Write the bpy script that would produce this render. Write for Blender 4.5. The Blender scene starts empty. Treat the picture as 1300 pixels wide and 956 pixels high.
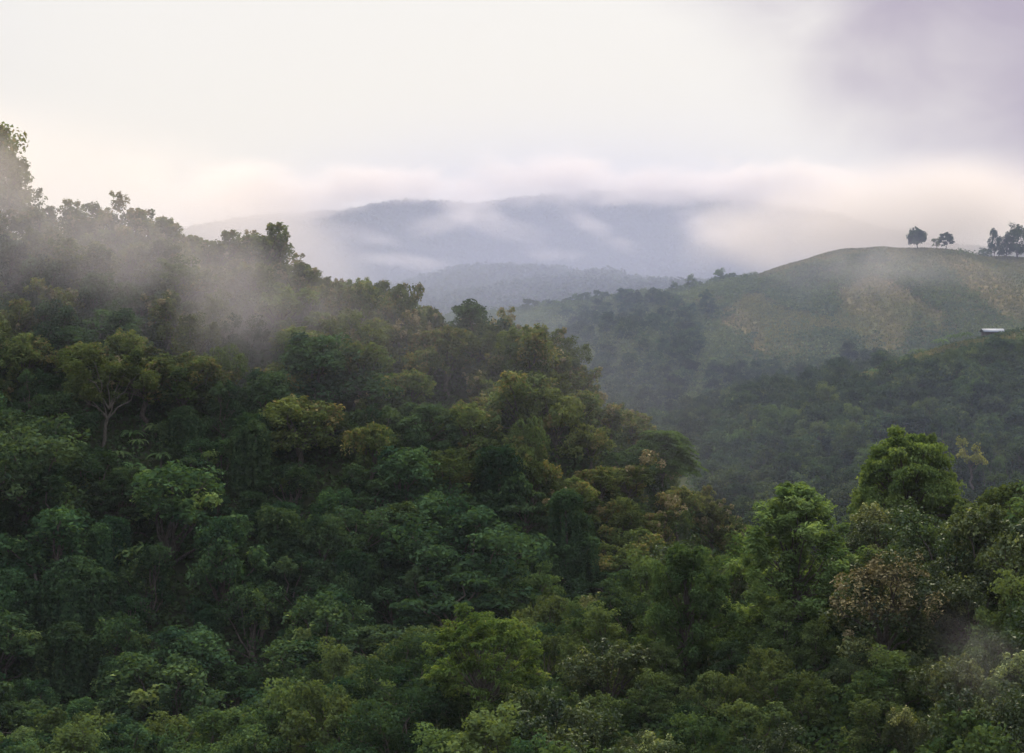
import bpy, math, random
import numpy as np
from mathutils import Vector

rng = np.random.default_rng(11)
random.seed(11)
PI = math.pi
SC = bpy.context.scene
COL = SC.collection

# ------------------------------------------------------------------ camera geometry
F = 2426.0                       # focal length in photograph pixels (1300 wide)
CX, CY = 650.0, 478.0
def W(px, py, Y):                # photograph direction at a true distance Y -> place in the world
    return np.array([(px - CX) / F * Y, Y, (CY - py) / F * Y])
def proj(x, y, z):
    return CX + x / y * F, CY - z / y * F

# ------------------------------------------------------------------ numpy noise
def _hash(ix, iy, iz, seed):
    h = (ix.astype(np.int64) * 374761393 + iy.astype(np.int64) * 668265263 + iz.astype(np.int64) * 2147483647 + seed * 974711) & 0xFFFFFFFF
    h = ((h ^ (h >> 13)) * 1274126177) & 0xFFFFFFFF
    return ((h ^ (h >> 16)) & 0xFFFF) / 65535.0
def vnoise(p, seed=0):
    p = np.asarray(p, float)
    i = np.floor(p); f = p - i; f = f * f * (3 - 2 * f); i = i.astype(np.int64)
    r = 0
    for dx in (0, 1):
        for dy in (0, 1):
            for dz in (0, 1):
                w = (f[..., 0] if dx else 1 - f[..., 0]) * (f[..., 1] if dy else 1 - f[..., 1]) * (f[..., 2] if dz else 1 - f[..., 2])
                r = r + w * _hash(i[..., 0] + dx, i[..., 1] + dy, i[..., 2] + dz, seed)
    return r * 2 - 1
def fbm(p, seed=0, octv=3):
    p = np.asarray(p, float); a = 1.0; r = 0; s = 0
    for k in range(octv):
        r = r + a * vnoise(p * 2 ** k, seed + k * 7); s += a; a *= .5
    return r / s

# ------------------------------------------------------------------ terrain
def G(px, py, Y, drop=0.0):
    w = W(px, py, Y); return (w[0], w[1], w[2] - drop)
RIDGES = [
    # points (x, y, z), rounding radius, slope towards the camera, slope away
    dict(p=[(-400, -260, 8), (-60, -60, 0), (0, -8, -1.6), (4, 0, -1.8), (60, -20, -4), (300, -60, 0)], r=9, sf=.5, sb=.5),
    dict(p=[G(1900, 640, 185), G(1400, 700, 190), G(1150, 748, 195), G(1010, 822, 190), G(870, 882, 186), G(640, 955, 180), G(400, 1010, 190), G(100, 1020, 195)], r=14, sf=.32, sb=.38),
    dict(p=[G(-1500, 150, 420), G(-500, 200, 370), G(-150, 240, 345, 8.5), G(0, 278, 345, 8.5), G(170, 283, 340, 8.5), G(330, 318, 335, 8.5), G(400, 360, 330, 8.5), G(500, 395, 330, 8),
            G(600, 405, 330, 8.5), G(680, 415, 326, 9.5), G(735, 475, 322, 10), G(800, 530, 316, 10.5), G(850, 590, 310, 11), G(885, 660, 302, 11), G(910, 740, 292, 10)], r=9, sf=.66, sb=.55, flank=(8, .58)),
    dict(p=[G(860, 690, 400), G(930, 618, 420, 6), G(1000, 572, 440, 6), G(1090, 527, 460, 6), G(1180, 477, 480, 6), G(1262, 442, 500, 6), G(1400, 410, 520, 6), G(1900, 330, 560)], r=14, sf=.36, sb=.45),
    dict(p=[G(1900, 370, 690), G(1330, 418, 645), G(1250, 436, 630), G(1180, 464, 615), G(1100, 497, 600), G(1000, 548, 580), G(940, 590, 570)], r=10, sf=.36, sb=.25),
    dict(p=[G(300, 470, 1120), G(560, 410, 1040), G(640, 402, 1010), G(700, 396, 985), G(780, 381, 960), G(880, 371, 940), G(960, 353, 920), G(1010, 339, 910), G(1050, 327, 902), G(1085, 319, 895), G(1120, 317, 890), G(1200, 319.5, 885),
            G(1300, 326, 880), G(1450, 310, 880), G(1900, 250, 900)], r=16, sf=.33, sb=.4),
    dict(p=[G(-800, 300, 2000), G(150, 345, 1900), G(380, 380, 1800), G(480, 374, 1720), G(560, 364, 1660), G(640, 352, 1600), G(720, 358, 1540), G(800, 366, 1480), G(900, 376, 1400), G(1000, 392, 1380)], r=50, sf=.22, sb=.3),
    dict(p=[G(-1200, 230, 2400), G(0, 340, 2350), G(280, 335, 2300), G(390, 282, 2250), G(520, 268, 2250), G(600, 272, 2250), G(700, 262, 2300), G(780, 254, 2300), G(880, 258, 2250), G(960, 275, 2200), G(1040, 320, 2200), G(1300, 350, 2200), G(2000, 300, 2300)],
         r=60, sf=.24, sb=.3),
]
def ridge_h(R, x, y):
    P = np.array(R['p'], float)
    best = np.full(x.shape, -1e9)
    for a, b in zip(P[:-1], P[1:]):
        d = b[:2] - a[:2]; L = (d ** 2).sum()
        t = np.clip(((x - a[0]) * d[0] + (y - a[1]) * d[1]) / L, 0, 1)
        qx, qy = a[0] + d[0] * t, a[1] + d[1] * t
        dd = np.hypot(x - qx, y - qy)
        f = np.clip((qy - y) / np.maximum(dd, 1e-6), -1, 1) * .5 + .5
        s = R['sb'] + (R['sf'] - R['sb']) * f
        best = np.maximum(best, a[2] + (b[2] - a[2]) * t - s * (np.sqrt(dd ** 2 + R['r'] ** 2) - R['r']))
    if 'flank' in R: best = best - R['flank'][1] * np.logaddexp(0, (x - R['flank'][0]) / 4) * 4
    return best
def height(x, y):
    x = np.asarray(x, float); y = np.asarray(y, float)
    r = np.hypot(x, y)
    base = np.interp(r, [0, 120, 210, 330, 420, 600, 1000, 1800, 3300], [-36, -42, -50, -62, -62, -48, -45, 20, 40])
    k = 0.35
    hs = [base] + [ridge_h(R, x, y) for R in RIDGES]
    m = hs[0]
    for h_ in hs[1:]: m = np.maximum(m, h_)
    acc = sum(np.exp(np.clip(k * (h_ - m), -40, 0)) for h_ in hs)
    z = m + np.log(acc) / k
    P = np.stack([x, y, np.zeros_like(x)], -1)
    a1 = np.interp(r, [0, 20, 200, 300, 700, 1000, 1500, 3000], [0, .4, 1.0, 1.6, 1.6, 2.0, 12, 22])
    l1 = np.interp(r, [0, 500, 1000, 1400], [0, 0, 0, 1])
    z = z + a1 * (fbm(P / 38, 3) * (1 - l1) + (.25 - np.abs(fbm(P / 230, 5, 4))) * 1.6 * l1)
    # gullies running down the open hillside
    g = np.exp(-((y - 800) / 110.0) ** 2) * (x > 40)
    z = z + g * 6.5 * (np.abs(vnoise(np.stack([(x + .32 * y) / 30, y / 260, np.zeros_like(x)], -1), 21)) - .35)
    return z
def h1(x, y): return float(height(np.array([x]), np.array([y]))[0])

# ------------------------------------------------------------------ mesh helpers
def mesh_quads(name, V, Q, mats, mi=None, tint=None, smooth=False):
    me = bpy.data.meshes.new(name)
    V = np.ascontiguousarray(V, np.float32); Q = np.ascontiguousarray(Q, np.int32)
    me.vertices.add(len(V)); me.vertices.foreach_set('co', V.ravel())
    me.loops.add(Q.size); me.loops.foreach_set('vertex_index', Q.ravel())
    me.polygons.add(len(Q)); me.polygons.foreach_set('loop_start', np.arange(0, Q.size, Q.shape[1], dtype=np.int32))
    for m in mats: me.materials.append(m)
    if mi is not None: me.polygons.foreach_set('material_index', np.ascontiguousarray(mi, np.int32))
    if tint is not None:
        a = me.attributes.new('tint', 'FLOAT', 'POINT'); a.data.foreach_set('value', np.ascontiguousarray(tint, np.float32))
    me.update(calc_edges=True)
    if smooth: me.polygons.foreach_set('use_smooth', np.ones(len(Q), bool))
    return me
def link(name, me, parent=None):
    o = bpy.data.objects.new(name, me); COL.objects.link(o)
    if parent is not None: o.parent = parent
    return o
def unit(v): return v / np.maximum(np.linalg.norm(v, axis=-1, keepdims=True), 1e-9)

class Leaves:
    """collects leaf-sized diamond faces"""
    def __init__(s): s.V = []; s.T = []; s.M = []; s.n = 0
    def add(s, c, nrm, size, mat=0, aspect=.55, droop=0.0, tint=None, along=None):
        n = len(c)
        if n == 0: return
        size = np.broadcast_to(np.asarray(size, float), (n,)) * rng.uniform(.65, 1.35, n)
        nrm = unit(nrm)
        r = along if along is not None else rng.normal(size=(n, 3))
        t = unit(np.cross(nrm, r) if along is None else r - nrm * (r * nrm).sum(-1, keepdims=True))
        b = np.cross(nrm, t)
        t = t + np.array([0, 0, -droop]) * rng.uniform(.3, 1, (n, 1))
        S = size[:, None]
        fold = nrm * S * .14
        q = np.stack([c - t * S * .5, c + b * S * aspect * .5 + fold, c + t * S * .5, c - b * S * aspect * .5 + fold], 1)
        s.V.append(q.reshape(-1, 3))
        tt = rng.random(n) if tint is None else np.clip(tint + rng.normal(0, .16, n), 0, 1)
        s.T.append(np.repeat(tt, 4)); s.M.append(np.full(n, mat)); s.n += n
    def mesh(s, name, mats):
        V = np.concatenate(s.V); T = np.concatenate(s.T); M = np.concatenate(s.M)
        return mesh_quads(name, V, np.arange(len(V)).reshape(-1, 4), mats, M, T)

def clump(L, c, rad, n, leaf, mat=0, seed=0, tint=None, upb=.35, rough=.35, aspect=.55, droop=0., fill=.35, rnd=.75):
    """one bough of leaves: a ragged shell with some leaves inside"""
    d = rng.normal(size=(n, 3)); d[:, 2] += upb; d = unit(d)
    nz = fbm(d * 2.1 + seed * 3.7, seed, 2)
    r = (1 + rough * 1.3 * nz) * np.where(rng.random(n) < fill, rng.uniform(.35, .9, n), rng.uniform(.86, 1.08, n))
    p = np.asarray(c) + d * r[:, None] * np.asarray(rad)
    nn = d + rng.normal(size=(n, 3)) * rnd + np.array([0, 0, .35])
    L.add(p, nn, leaf, mat, aspect, droop, tint)

class Tubes:
    def __init__(s): s.V = []; s.Q = []; s.n = 0
    def add(s, path, rad, sides=7):
        path = np.asarray(path, float); rad = np.asarray(rad, float); n = len(path)
        t = np.gradient(path, axis=0); t = unit(t)
        ref = np.array([.31, .95, .05]); u = unit(np.cross(t, ref)); v = np.cross(t, u)
        a = np.arange(sides) / sides * 2 * PI
        ring = path[:, None] + rad[:, None, None] * (u[:, None] * np.cos(a)[None, :, None] + v[:, None] * np.sin(a)[None, :, None])
        s.V.append(ring.reshape(-1, 3))
        for i in range(n - 1):
            for k in range(sides):
                k2 = (k + 1) % sides
                s.Q.append([s.n + i * sides + k, s.n + i * sides + k2, s.n + (i + 1) * sides + k2, s.n + (i + 1) * sides + k])
        s.n += n * sides
    def limb(s, a, b, r0, r1, wob=.08, n=6, sides=6, sag=0.0):
        a = np.asarray(a, float); b = np.asarray(b, float); L = np.linalg.norm(b - a)
        t = np.linspace(0, 1, n)[:, None]
        p = a + (b - a) * t
        w = rng.normal(size=(n, 3)) * wob * L * .35; w[0] = 0
        p = p + w * np.sin(t * PI) + np.array([0, 0, 1]) * (np.sin(t * PI) * sag * L)
        s.add(p, r0 + (r1 - r0) * t[:, 0] ** .8, sides)
        return p
    def mesh(s, name, mat):
        return mesh_quads(name, np.concatenate(s.V), np.array(s.Q), [mat], smooth=True)

# ------------------------------------------------------------------ materials
def new_mat(name):
    m = bpy.data.materials.new(name); m.use_nodes = True
    nt = m.node_tree; nt.nodes.clear(); return m, nt, nt.nodes, nt.links
def leaf_mat(name, c1, c2, c3=None, trans=.3, ovar=.3, warm=.12, gloss=0.0):
    m, nt, N, K = new_mat(name)
    out = N.new('ShaderNodeOutputMaterial')
    at = N.new('ShaderNodeAttribute'); at.attribute_name = 'tint'
    rp = N.new('ShaderNodeValToRGB'); e = rp.color_ramp.elements
    e[0].position = .0; e[0].color = (*c1, 1); e[1].position = .85; e[1].color = (*c2, 1)
    if c3: x = e.new(.97); x.color = (*c3, 1)
    K.new(at.outputs['Fac'], rp.inputs[0])
    oi = N.new('ShaderNodeObjectInfo')
    hsv = N.new('ShaderNodeHueSaturation')
    v = N.new('ShaderNodeMapRange'); v.inputs['To Min'].default_value = 1 - ovar; v.inputs['To Max'].default_value = 1 + ovar
    K.new(oi.outputs['Random'], v.inputs['Value'])
    mul = N.new('ShaderNodeMath'); mul.operation = 'MULTIPLY'; mul.inputs[1].default_value = 7.31; K.new(oi.outputs['Random'], mul.inputs[0])
    fr = N.new('ShaderNodeMath'); fr.operation = 'FRACT'; K.new(mul.outputs[0], fr.inputs[0])
    hu = N.new('ShaderNodeMapRange'); hu.inputs['To Min'].default_value = .5 - warm * .28; hu.inputs['To Max'].default_value = .5 + warm * .05
    K.new(fr.outputs[0], hu.inputs['Value'])
    K.new(hu.outputs[0], hsv.inputs['Hue']); K.new(v.outputs[0], hsv.inputs['Value']); K.new(rp.outputs[0], hsv.inputs['Color'])
    # patches of younger and older growth through the wood
    geo = N.new('ShaderNodeNewGeometry'); nz = N.new('ShaderNodeTexNoise'); nz.inputs['Scale'].default_value = .45; nz.inputs['Detail'].default_value = 2
    K.new(geo.outputs['Position'], nz.inputs['Vector'])
    mr = N.new('ShaderNodeMapRange'); mr.inputs['From Min'].default_value = .3; mr.inputs['From Max'].default_value = .7
    mr.inputs['To Min'].default_value = .72; mr.inputs['To Max'].default_value = 1.3; K.new(nz.outputs[0], mr.inputs['Value'])
    mx = N.new('ShaderNodeMix'); mx.data_type = 'RGBA'; mx.blend_type = 'MULTIPLY'; mx.inputs['Factor'].default_value = 1
    K.new(hsv.outputs[0], mx.inputs['A']); K.new(mr.outputs[0], mx.inputs['B'])
    d = N.new('ShaderNodeBsdfDiffuse'); t = N.new('ShaderNodeBsdfTranslucent'); ms = N.new('ShaderNodeMixShader'); ms.inputs[0].default_value = trans
    K.new(mx.outputs['Result'], d.inputs[0])
    g2 = N.new('ShaderNodeMix'); g2.data_type = 'RGBA'; g2.blend_type = 'MULTIPLY'; g2.inputs['Factor'].default_value = 1; g2.inputs['B'].default_value = (1.3, 1.3, .6, 1)
    K.new(mx.outputs['Result'], g2.inputs['A']); K.new(g2.outputs['Result'], t.inputs[0])
    K.new(d.outputs[0], ms.inputs[1]); K.new(t.outputs[0], ms.inputs[2])
    last = ms.outputs[0]
    if gloss > 0:
        gl = N.new('ShaderNodeBsdfGlossy'); gl.inputs['Roughness'].default_value = .42; gl.inputs['Color'].default_value = (.8, .85, .8, 1)
        m2 = N.new('ShaderNodeMixShader'); m2.inputs[0].default_value = gloss
        K.new(last, m2.inputs[1]); K.new(gl.outputs[0], m2.inputs[2]); last = m2.outputs[0]
    K.new(last, out.inputs['Surface'])
    return m
def bark_mat(name, c1, c2):
    m, nt, N, K = new_mat(name)
    out = N.new('ShaderNodeOutputMaterial'); tc = N.new('ShaderNodeTexCoord'); mp = N.new('ShaderNodeMapping'); mp.inputs['Scale'].default_value = (6, 6, 1.2)
    nz = N.new('ShaderNodeTexNoise'); nz.inputs['Scale'].default_value = 1.5; nz.inputs['Detail'].default_value = 4
    rp = N.new('ShaderNodeValToRGB'); rp.color_ramp.elements[0].color = (*c1, 1); rp.color_ramp.elements[1].color = (*c2, 1)
    rp.color_ramp.elements[0].position = .35; rp.color_ramp.elements[1].position = .7
    b = N.new('ShaderNodeBsdfDiffuse')
    K.new(tc.outputs['Object'], mp.inputs[0]); K.new(mp.outputs[0], nz.inputs['Vector']); K.new(nz.outputs[0], rp.inputs[0]); K.new(rp.outputs[0], b.inputs[0]); K.new(b.outputs[0], out.inputs[0])
    return m

M_DARK = leaf_mat('dark forest leaves', (.017, .037, .020), (.052, .090, .040), ovar=.3)
M_VINE = leaf_mat('vine leaves', (.016, .038, .020), (.052, .096, .038), (.10, .15, .05), ovar=.3)
M_OLIV = leaf_mat('olive forest leaves', (.036, .062, .024), (.110, .138, .044), (.17, .145, .055), trans=.3, ovar=.25, warm=.09)
M_TEAK = leaf_mat('seeding teak leaves', (.040, .062, .026), (.115, .138, .045), (.18, .145, .065), trans=.3, ovar=.22, warm=.09)
M_BRIG = leaf_mat('fresh green leaves', (.05, .10, .03), (.15, .23, .075), (.19, .26, .09), trans=.36, ovar=.08)
M_FEAT = leaf_mat('feathery green leaves', (.05, .095, .032), (.145, .215, .075), (.18, .25, .09), trans=.36, ovar=.08)
M_RAIN = leaf_mat('rain tree leaves', (.035, .07, .028), (.075, .125, .04), ovar=.08)
M_SPRA = leaf_mat('spray leaves', (.04, .07, .02), (.105, .145, .04), (.16, .175, .055), trans=.35, ovar=.1)
M_GLOS = leaf_mat('glossy dark leaves', (.024, .042, .016), (.062, .085, .028), (.16, .19, .07), ovar=.25, gloss=.018)
M_GREY = leaf_mat('grey green leaves', (.030, .055, .022), (.080, .118, .042), ovar=.2)
M_FLOW = leaf_mat('tan flower panicles', (.15, .125, .06), (.24, .20, .11), ovar=.03, warm=0, trans=.12)
M_YELL = leaf_mat('yellow leaves', (.13, .15, .03), (.22, .22, .05), ovar=.1)
M_ORCH = leaf_mat('orchard leaves', (.018, .034, .019), (.048, .074, .034), (.09, .115, .045), ovar=.32)
M_BANA = leaf_mat('banana leaves', (.035, .07, .026), (.075, .12, .042), trans=.3, ovar=.2)
M_UNDR = leaf_mat('undergrowth leaves', (.020, .038, .018), (.055, .085, .032), ovar=0)
M_FARF = leaf_mat('far forest leaves', (.02, .035, .02), (.055, .08, .036), ovar=0)
M_GRAS = leaf_mat('hill grass', (.046, .060, .022), (.135, .122, .046), ovar=0)
M_BARK = bark_mat('grey brown bark', (.05, .04, .032), (.13, .11, .09))
M_PALE = bark_mat('pale bark', (.06, .05, .04), (.13, .115, .09))

def ground_mat():
    m, nt, N, K = new_mat('hill ground')
    out = N.new('ShaderNodeOutputMaterial'); geo = N.new('ShaderNodeNewGeometry')
    at = N.new('ShaderNodeAttribute'); at.attribute_name = 'field'
    n1 = N.new('ShaderNodeTexNoise'); n1.inputs['Scale'].default_value = .022; n1.inputs['Detail'].default_value = 6; n1.inputs['Distortion'].default_value = .6
    n2 = N.new('ShaderNodeTexNoise'); n2.inputs['Scale'].default_value = .35; n2.inputs['Detail'].default_value = 5
    mp = N.new('ShaderNodeMapping'); mp.inputs['Rotation'].default_value = (0, 0, .45); mp.inputs['Scale'].default_value = (1.5, .28, .6)
    K.new(geo.outputs['Position'], mp.inputs[0]); K.new(mp.outputs[0], n1.inputs['Vector']); K.new(geo.outputs['Position'], n2.inputs['Vector'])
    r1 = N.new('ShaderNodeValToRGB'); e = r1.color_ramp.elements
    e[0].position = .36; e[0].color = (.025, .045, .018, 1); e[1].position = .64; e[1].color = (.155, .115, .05, 1)
    x = e.new(.46); x.color = (.06, .07, .026, 1); x = e.new(.55); x.color = (.105, .09, .038, 1)
    K.new(n1.outputs[0], r1.inputs[0])
    r2 = N.new('ShaderNodeValToRGB'); r2.color_ramp.elements[0].color = (.55, .55, .55, 1); r2.color_ramp.elements[1].color = (1.3, 1.3, 1.25, 1)
    r2.color_ramp.elements[0].position = .3; r2.color_ramp.elements[1].position = .7
    K.new(n2.outputs[0], r2.inputs[0])
    mu = N.new('ShaderNodeMix'); mu.data_type = 'RGBA'; mu.blend_type = 'MULTIPLY'; mu.inputs['Factor'].default_value = 1
    K.new(r1.outputs[0], mu.inputs['A']); K.new(r2.outputs[0], mu.inputs['B'])
    wood = N.new('ShaderNodeValToRGB'); wood.color_ramp.elements[0].color = (.018, .024, .012, 1); wood.color_ramp.elements[1].color = (.05, .055, .028, 1)
    K.new(n2.outputs[0], wood.inputs[0])
    mx = N.new('ShaderNodeMix'); mx.data_type = 'RGBA'
    K.new(at.outputs['Fac'], mx.inputs['Factor']); K.new(wood.outputs[0], mx.inputs['A']); K.new(mu.outputs['Result'], mx.inputs['B'])
    d = N.new('ShaderNodeBsdfDiffuse'); K.new(mx.outputs['Result'], d.inputs[0])
    bp = N.new('ShaderNodeBump'); bp.inputs['Strength'].default_value = .6; bp.inputs['Distance'].default_value = .8
    K.new(n2.outputs[0], bp.inputs['Height']); K.new(bp.outputs[0], d.inputs['Normal'])
    K.new(d.outputs[0], out.inputs[0]); return m

def field_mask(x, y):
    """1 on the open cultivated hillside, 0 under forest"""
    P = np.stack([x, y, np.zeros_like(x)], -1)
    px = CX + x / np.maximum(y, 1) * F
    f = np.clip((y - (705 + 18 * fbm(P / 45, 31))) / 40, 0, 1) * np.clip((px - 770 + 50 * fbm(P / 60, 8)) / 60, 0, 1) * (y < 1150)
    s = np.exp(-((y - 610) / 34.0) ** 4) * np.clip((px - 1050 + 30 * fbm(P / 30, 9)) / 50, 0, 1)
    return np.clip(f + s, 0, 1)

def terrain():
    th = np.concatenate([np.linspace(-180, -24, 60, endpoint=False), np.linspace(-24, 24, 520), np.linspace(24, 180, 60, endpoint=False)[1:]])
    th = np.radians(th)
    r = np.concatenate([[.4], np.geomspace(3, 200, 70)[:-1], np.linspace(200, 1100, 330)[:-1], np.linspace(1100, 3200, 190)])
    T, R_ = np.meshgrid(th, r)
    x = R_ * np.sin(T); y = R_ * np.cos(T); z = height(x, y)
    V = np.stack([x, y, z], -1).reshape(-1, 3)
    nr, nt_ = T.shape
    global HZ_T, HZ_R, HZ
    HZ_T = th[60:580]; HZ_R = r; HZ = np.maximum.accumulate((z / R_)[:, 60:580] + np.where(R_[:, 60:580] < 60, -9, 0), 0)
    i = np.arange(nr - 1)[:, None] * nt_; j = np.arange(nt_)[None, :]; j2 = (j + 1) % nt_
    Q = np.stack([i + j, i + nt_ + j, i + nt_ + j2, i + j2], -1).reshape(-1, 4)[:, ::-1]
    V = np.vstack([V, [0, 0, h1(0, 0)]])
    me = mesh_quads('hills', V, Q, [ground_mat()], smooth=True)
    # close the small hole at the centre
    a = me.attributes.new('field', 'FLOAT', 'POINT'); a.data.foreach_set('value', np.append(field_mask(x, y).ravel(), 0).astype(np.float32))
    o = link('hills', me); o['kind'] = 'structure'; o['label'] = 'forested hills with an open cultivated slope and misty mountains behind'
    return o, V
hills, TV = terrain()

# ------------------------------------------------------------------ tree prototypes (height normalised later)
def env_points(n, rx, rz, cz, low=-.25):
    """spread points over the upper part of an ellipsoid"""
    k = np.arange(n) + .5
    zz = 1 - (1 - low) * k / n
    ph = k * 2.39996 + rng.uniform(0, 6)
    rr = np.sqrt(np.clip(1 - zz ** 2, 0, 1))
    p = np.stack([rr * np.cos(ph) * rx, rr * np.sin(ph) * rx, zz * rz + cz], -1)
    return p
class Proto: pass
def finish(name, L, T, cmats, tmat, H, R):
    p = Proto(); p.crown = L.mesh(name + '_crown', cmats); p.trunk = T.mesh(name + '_trunk', tmat) if T.n else None; p.H = H; p.R = R; return p

def broadleaf(name, mats, H=12, R=4.6, lobes=11, sub=7, n=95, leaf=.42, bottom=.3, tintj=.2, sprig=0.0, lobe_r=.42, bark=None, squash=.8, seed=0, flower=0., jitter=.2):
    L = Leaves(); T = Tubes(); z0 = H * bottom; rz = (H - z0) * .62; cz = H - rz
    base = np.array([0, 0, -1.2]); fork = np.array([rng.normal() * .4, rng.normal() * .4, z0 + .12 * H])
    T.limb(base, fork, .035 * H, .024 * H, n=8, sides=9)
    pts = env_points(lobes, R * .68, rz * .72, cz, -.45)
    pts += rng.normal(size=pts.shape) * R * jitter
    for i, c in enumerate(pts):
        mid = T.limb(fork - [0, 0, rng.uniform(0, .15) * H], c, .015 * H, .005 * H, n=6, sag=.06)
        lr = R * lobe_r * rng.uniform(.75, 1.25); tb = .45 + rng.normal() * tintj
        sp = env_points(sub, lr * .8, lr * squash * .75, 0, -.35) + c + rng.normal(size=(sub, 3)) * lr * .18
        for j, q in enumerate(sp):
            cr = lr * rng.uniform(.38, .6)
            m = 1 if (flower and q[2] > cz * .9 and rng.random() < flower) else 0
            clump(L, q, (cr, cr, cr * squash), n, leaf, m, seed + i * 17 + j, tb + rng.normal() * .08)
            if j % 3 == 0: T.limb(c - [0, 0, lr * .3], q, .004 * H, .002 * H, n=3, sides=4)
        # upright sprigs breaking the outline
        for s_ in range(int(sprig * 4 * rng.random() + sprig)):
            q = c + np.array([rng.normal() * lr * .5, rng.normal() * lr * .5, lr * squash * rng.uniform(.8, 1.25)])
            T.limb(c, q + [0, 0, .3], .03, .012, n=3, sides=4)
            clump(L, q, (.45, .45, .6), int(n * .55), leaf * 1.05, 1 if flower and rng.random() < flower else 0, seed + s_ * 3 + i, tb + .1, rough=.6, fill=.5)
    return finish(name, L, T, mats, bark or M_BARK, H, R)

def draped(name, mats, H=11, R=3.8, heads=4, leaf=.34, dens=1.0, seed=0, drop=1.0, n_layers=1):
    """tree smothered by climbers: domed heads with leafy curtains hanging to the ground"""
    L = Leaves(); T = Tubes()
    T.limb([0, 0, -1.5], [0, 0, H * .8], .3, .14, n=7, sides=8)
    for k in range(heads):
        a = k * 2.4 + rng.uniform(0, 1); rr = 0 if k == 0 else R * rng.uniform(.35, .75)
        cx, cy = math.cos(a) * rr, math.sin(a) * rr
        top = H if k == 0 else H * rng.uniform(.5, .92); r0 = R * (rng.uniform(.42, .62) if k else .6)
        if k: T.limb([0, 0, H * .25], [cx, cy, top - r0], .14, .07, n=5)
        tb = .42 + rng.normal() * .15
        nb = int(760 * dens * r0 * r0 / 4)
        # domed top from a few bulges
        for j, q in enumerate(env_points(9, r0 * .62, r0 * .5, top - r0 * .8, -.1)):
            cr = r0 * rng.uniform(.36, .55)
            clump(L, q + [cx, cy, 0] + rng.normal(size=3) * .15, (cr, cr, cr * .75), int(nb * .17), leaf, 0, seed + j + k * 20, tb + rng.normal() * .07, upb=.6)
        # curtains with folds
        n = int(nb * 2.1 * drop * top / r0 * .42)
        th = rng.uniform(0, 2 * PI, n); u = rng.uniform(0, 1, n) ** .9
        z = top - r0 * .5 - u * (top - r0 * .3) * rng.uniform(.75, 1.0)
        fold = vnoise(np.stack([np.cos(th) * 2.6 + seed, np.sin(th) * 2.6, z * .16], -1), seed + k)
        fold2 = vnoise(np.stack([np.cos(th) * 6 + seed, np.sin(th) * 6, z * .35], -1), seed + k + 5)
        rad = r0 * (.86 + .38 * fold + .15 * fold2 + .2 * u * rng.uniform(.2, 1)) * np.where(rng.random(n) < .25, rng.uniform(.6, .95, n), 1)
        keep = (fold2 + .4 * fold) > -.42 + rng.normal(0, .12, n)
        p = np.stack([cx + rad * np.cos(th), cy + rad * np.sin(th), z], -1)[keep]
        nn = np.stack([np.cos(th), np.sin(th), np.full(n, .35)], -1)[keep] + rng.normal(size=(keep.sum(), 3)) * .55
        L.add(p, nn, leaf * .95, 0, .6, .6, tb - .05 + .25 * fold2[keep])
    return finish(name, L, T, mats, M_BARK, H, R)

def tiered(name, mats, H=12, R=6, tiers=6, pads=7, leaf=.3, n=150, bottom=.45, seed=0, dome=True, flat=.28, bark=None, pad_r=.34, fork=.35):
    """wide crown of flat leafy pads carried on spreading limbs"""
    L = Leaves(); T = Tubes(); fk = np.array([.2, 0, H * fork])
    T.limb([0, 0, -1.5], fk, .032 * H, .024 * H, n=7, sides=9)
    ctr = np.array([0, 0, H * bottom])
    for t in range(tiers):
        f = (t + .5) / tiers; z = H * (bottom + (1 - bottom) * f) - .03 * H
        rr = R * (math.sqrt(max(0, 1 - f ** 2)) if dome else (1 - .85 * f)) * .88
        k = max(1, int(pads * (rr / R) * 1.25 + .6)); a0 = rng.uniform(0, 6)
        for ring, kk in ((1., k), (.5, max(1, k // 2))):
            for i in range(kk):
                a = a0 + i * 2 * PI / kk + rng.normal() * .2
                c = np.array([math.cos(a) * rr * ring, math.sin(a) * rr * ring, z + rng.normal() * H * .014 + (1 - ring) * H * .03])
                pr = R * pad_r * rng.uniform(.7, 1.15); tb = .42 + rng.normal() * .14
                if ring == 1.: T.limb(fk + [0, 0, rng.uniform(0, .25) * H * f], c, .012 * H, .004 * H, n=6, sag=.08)
                for j in range(5):
                    b = rng.uniform(0, 6.28); q = c + np.array([math.cos(b), math.sin(b), 0]) * pr * rng.uniform(.1, .7) + [0, 0, rng.normal() * pr * .1]
                    cr = pr * rng.uniform(.35, .6)
                    clump(L, q, (cr, cr, cr * flat * 2), n, leaf, 0, seed + t * 31 + i * 5 + j, tb, upb=.9, rough=.5, fill=.45)
    return finish(name, L, T, mats, bark or M_BARK, H, R)

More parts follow.
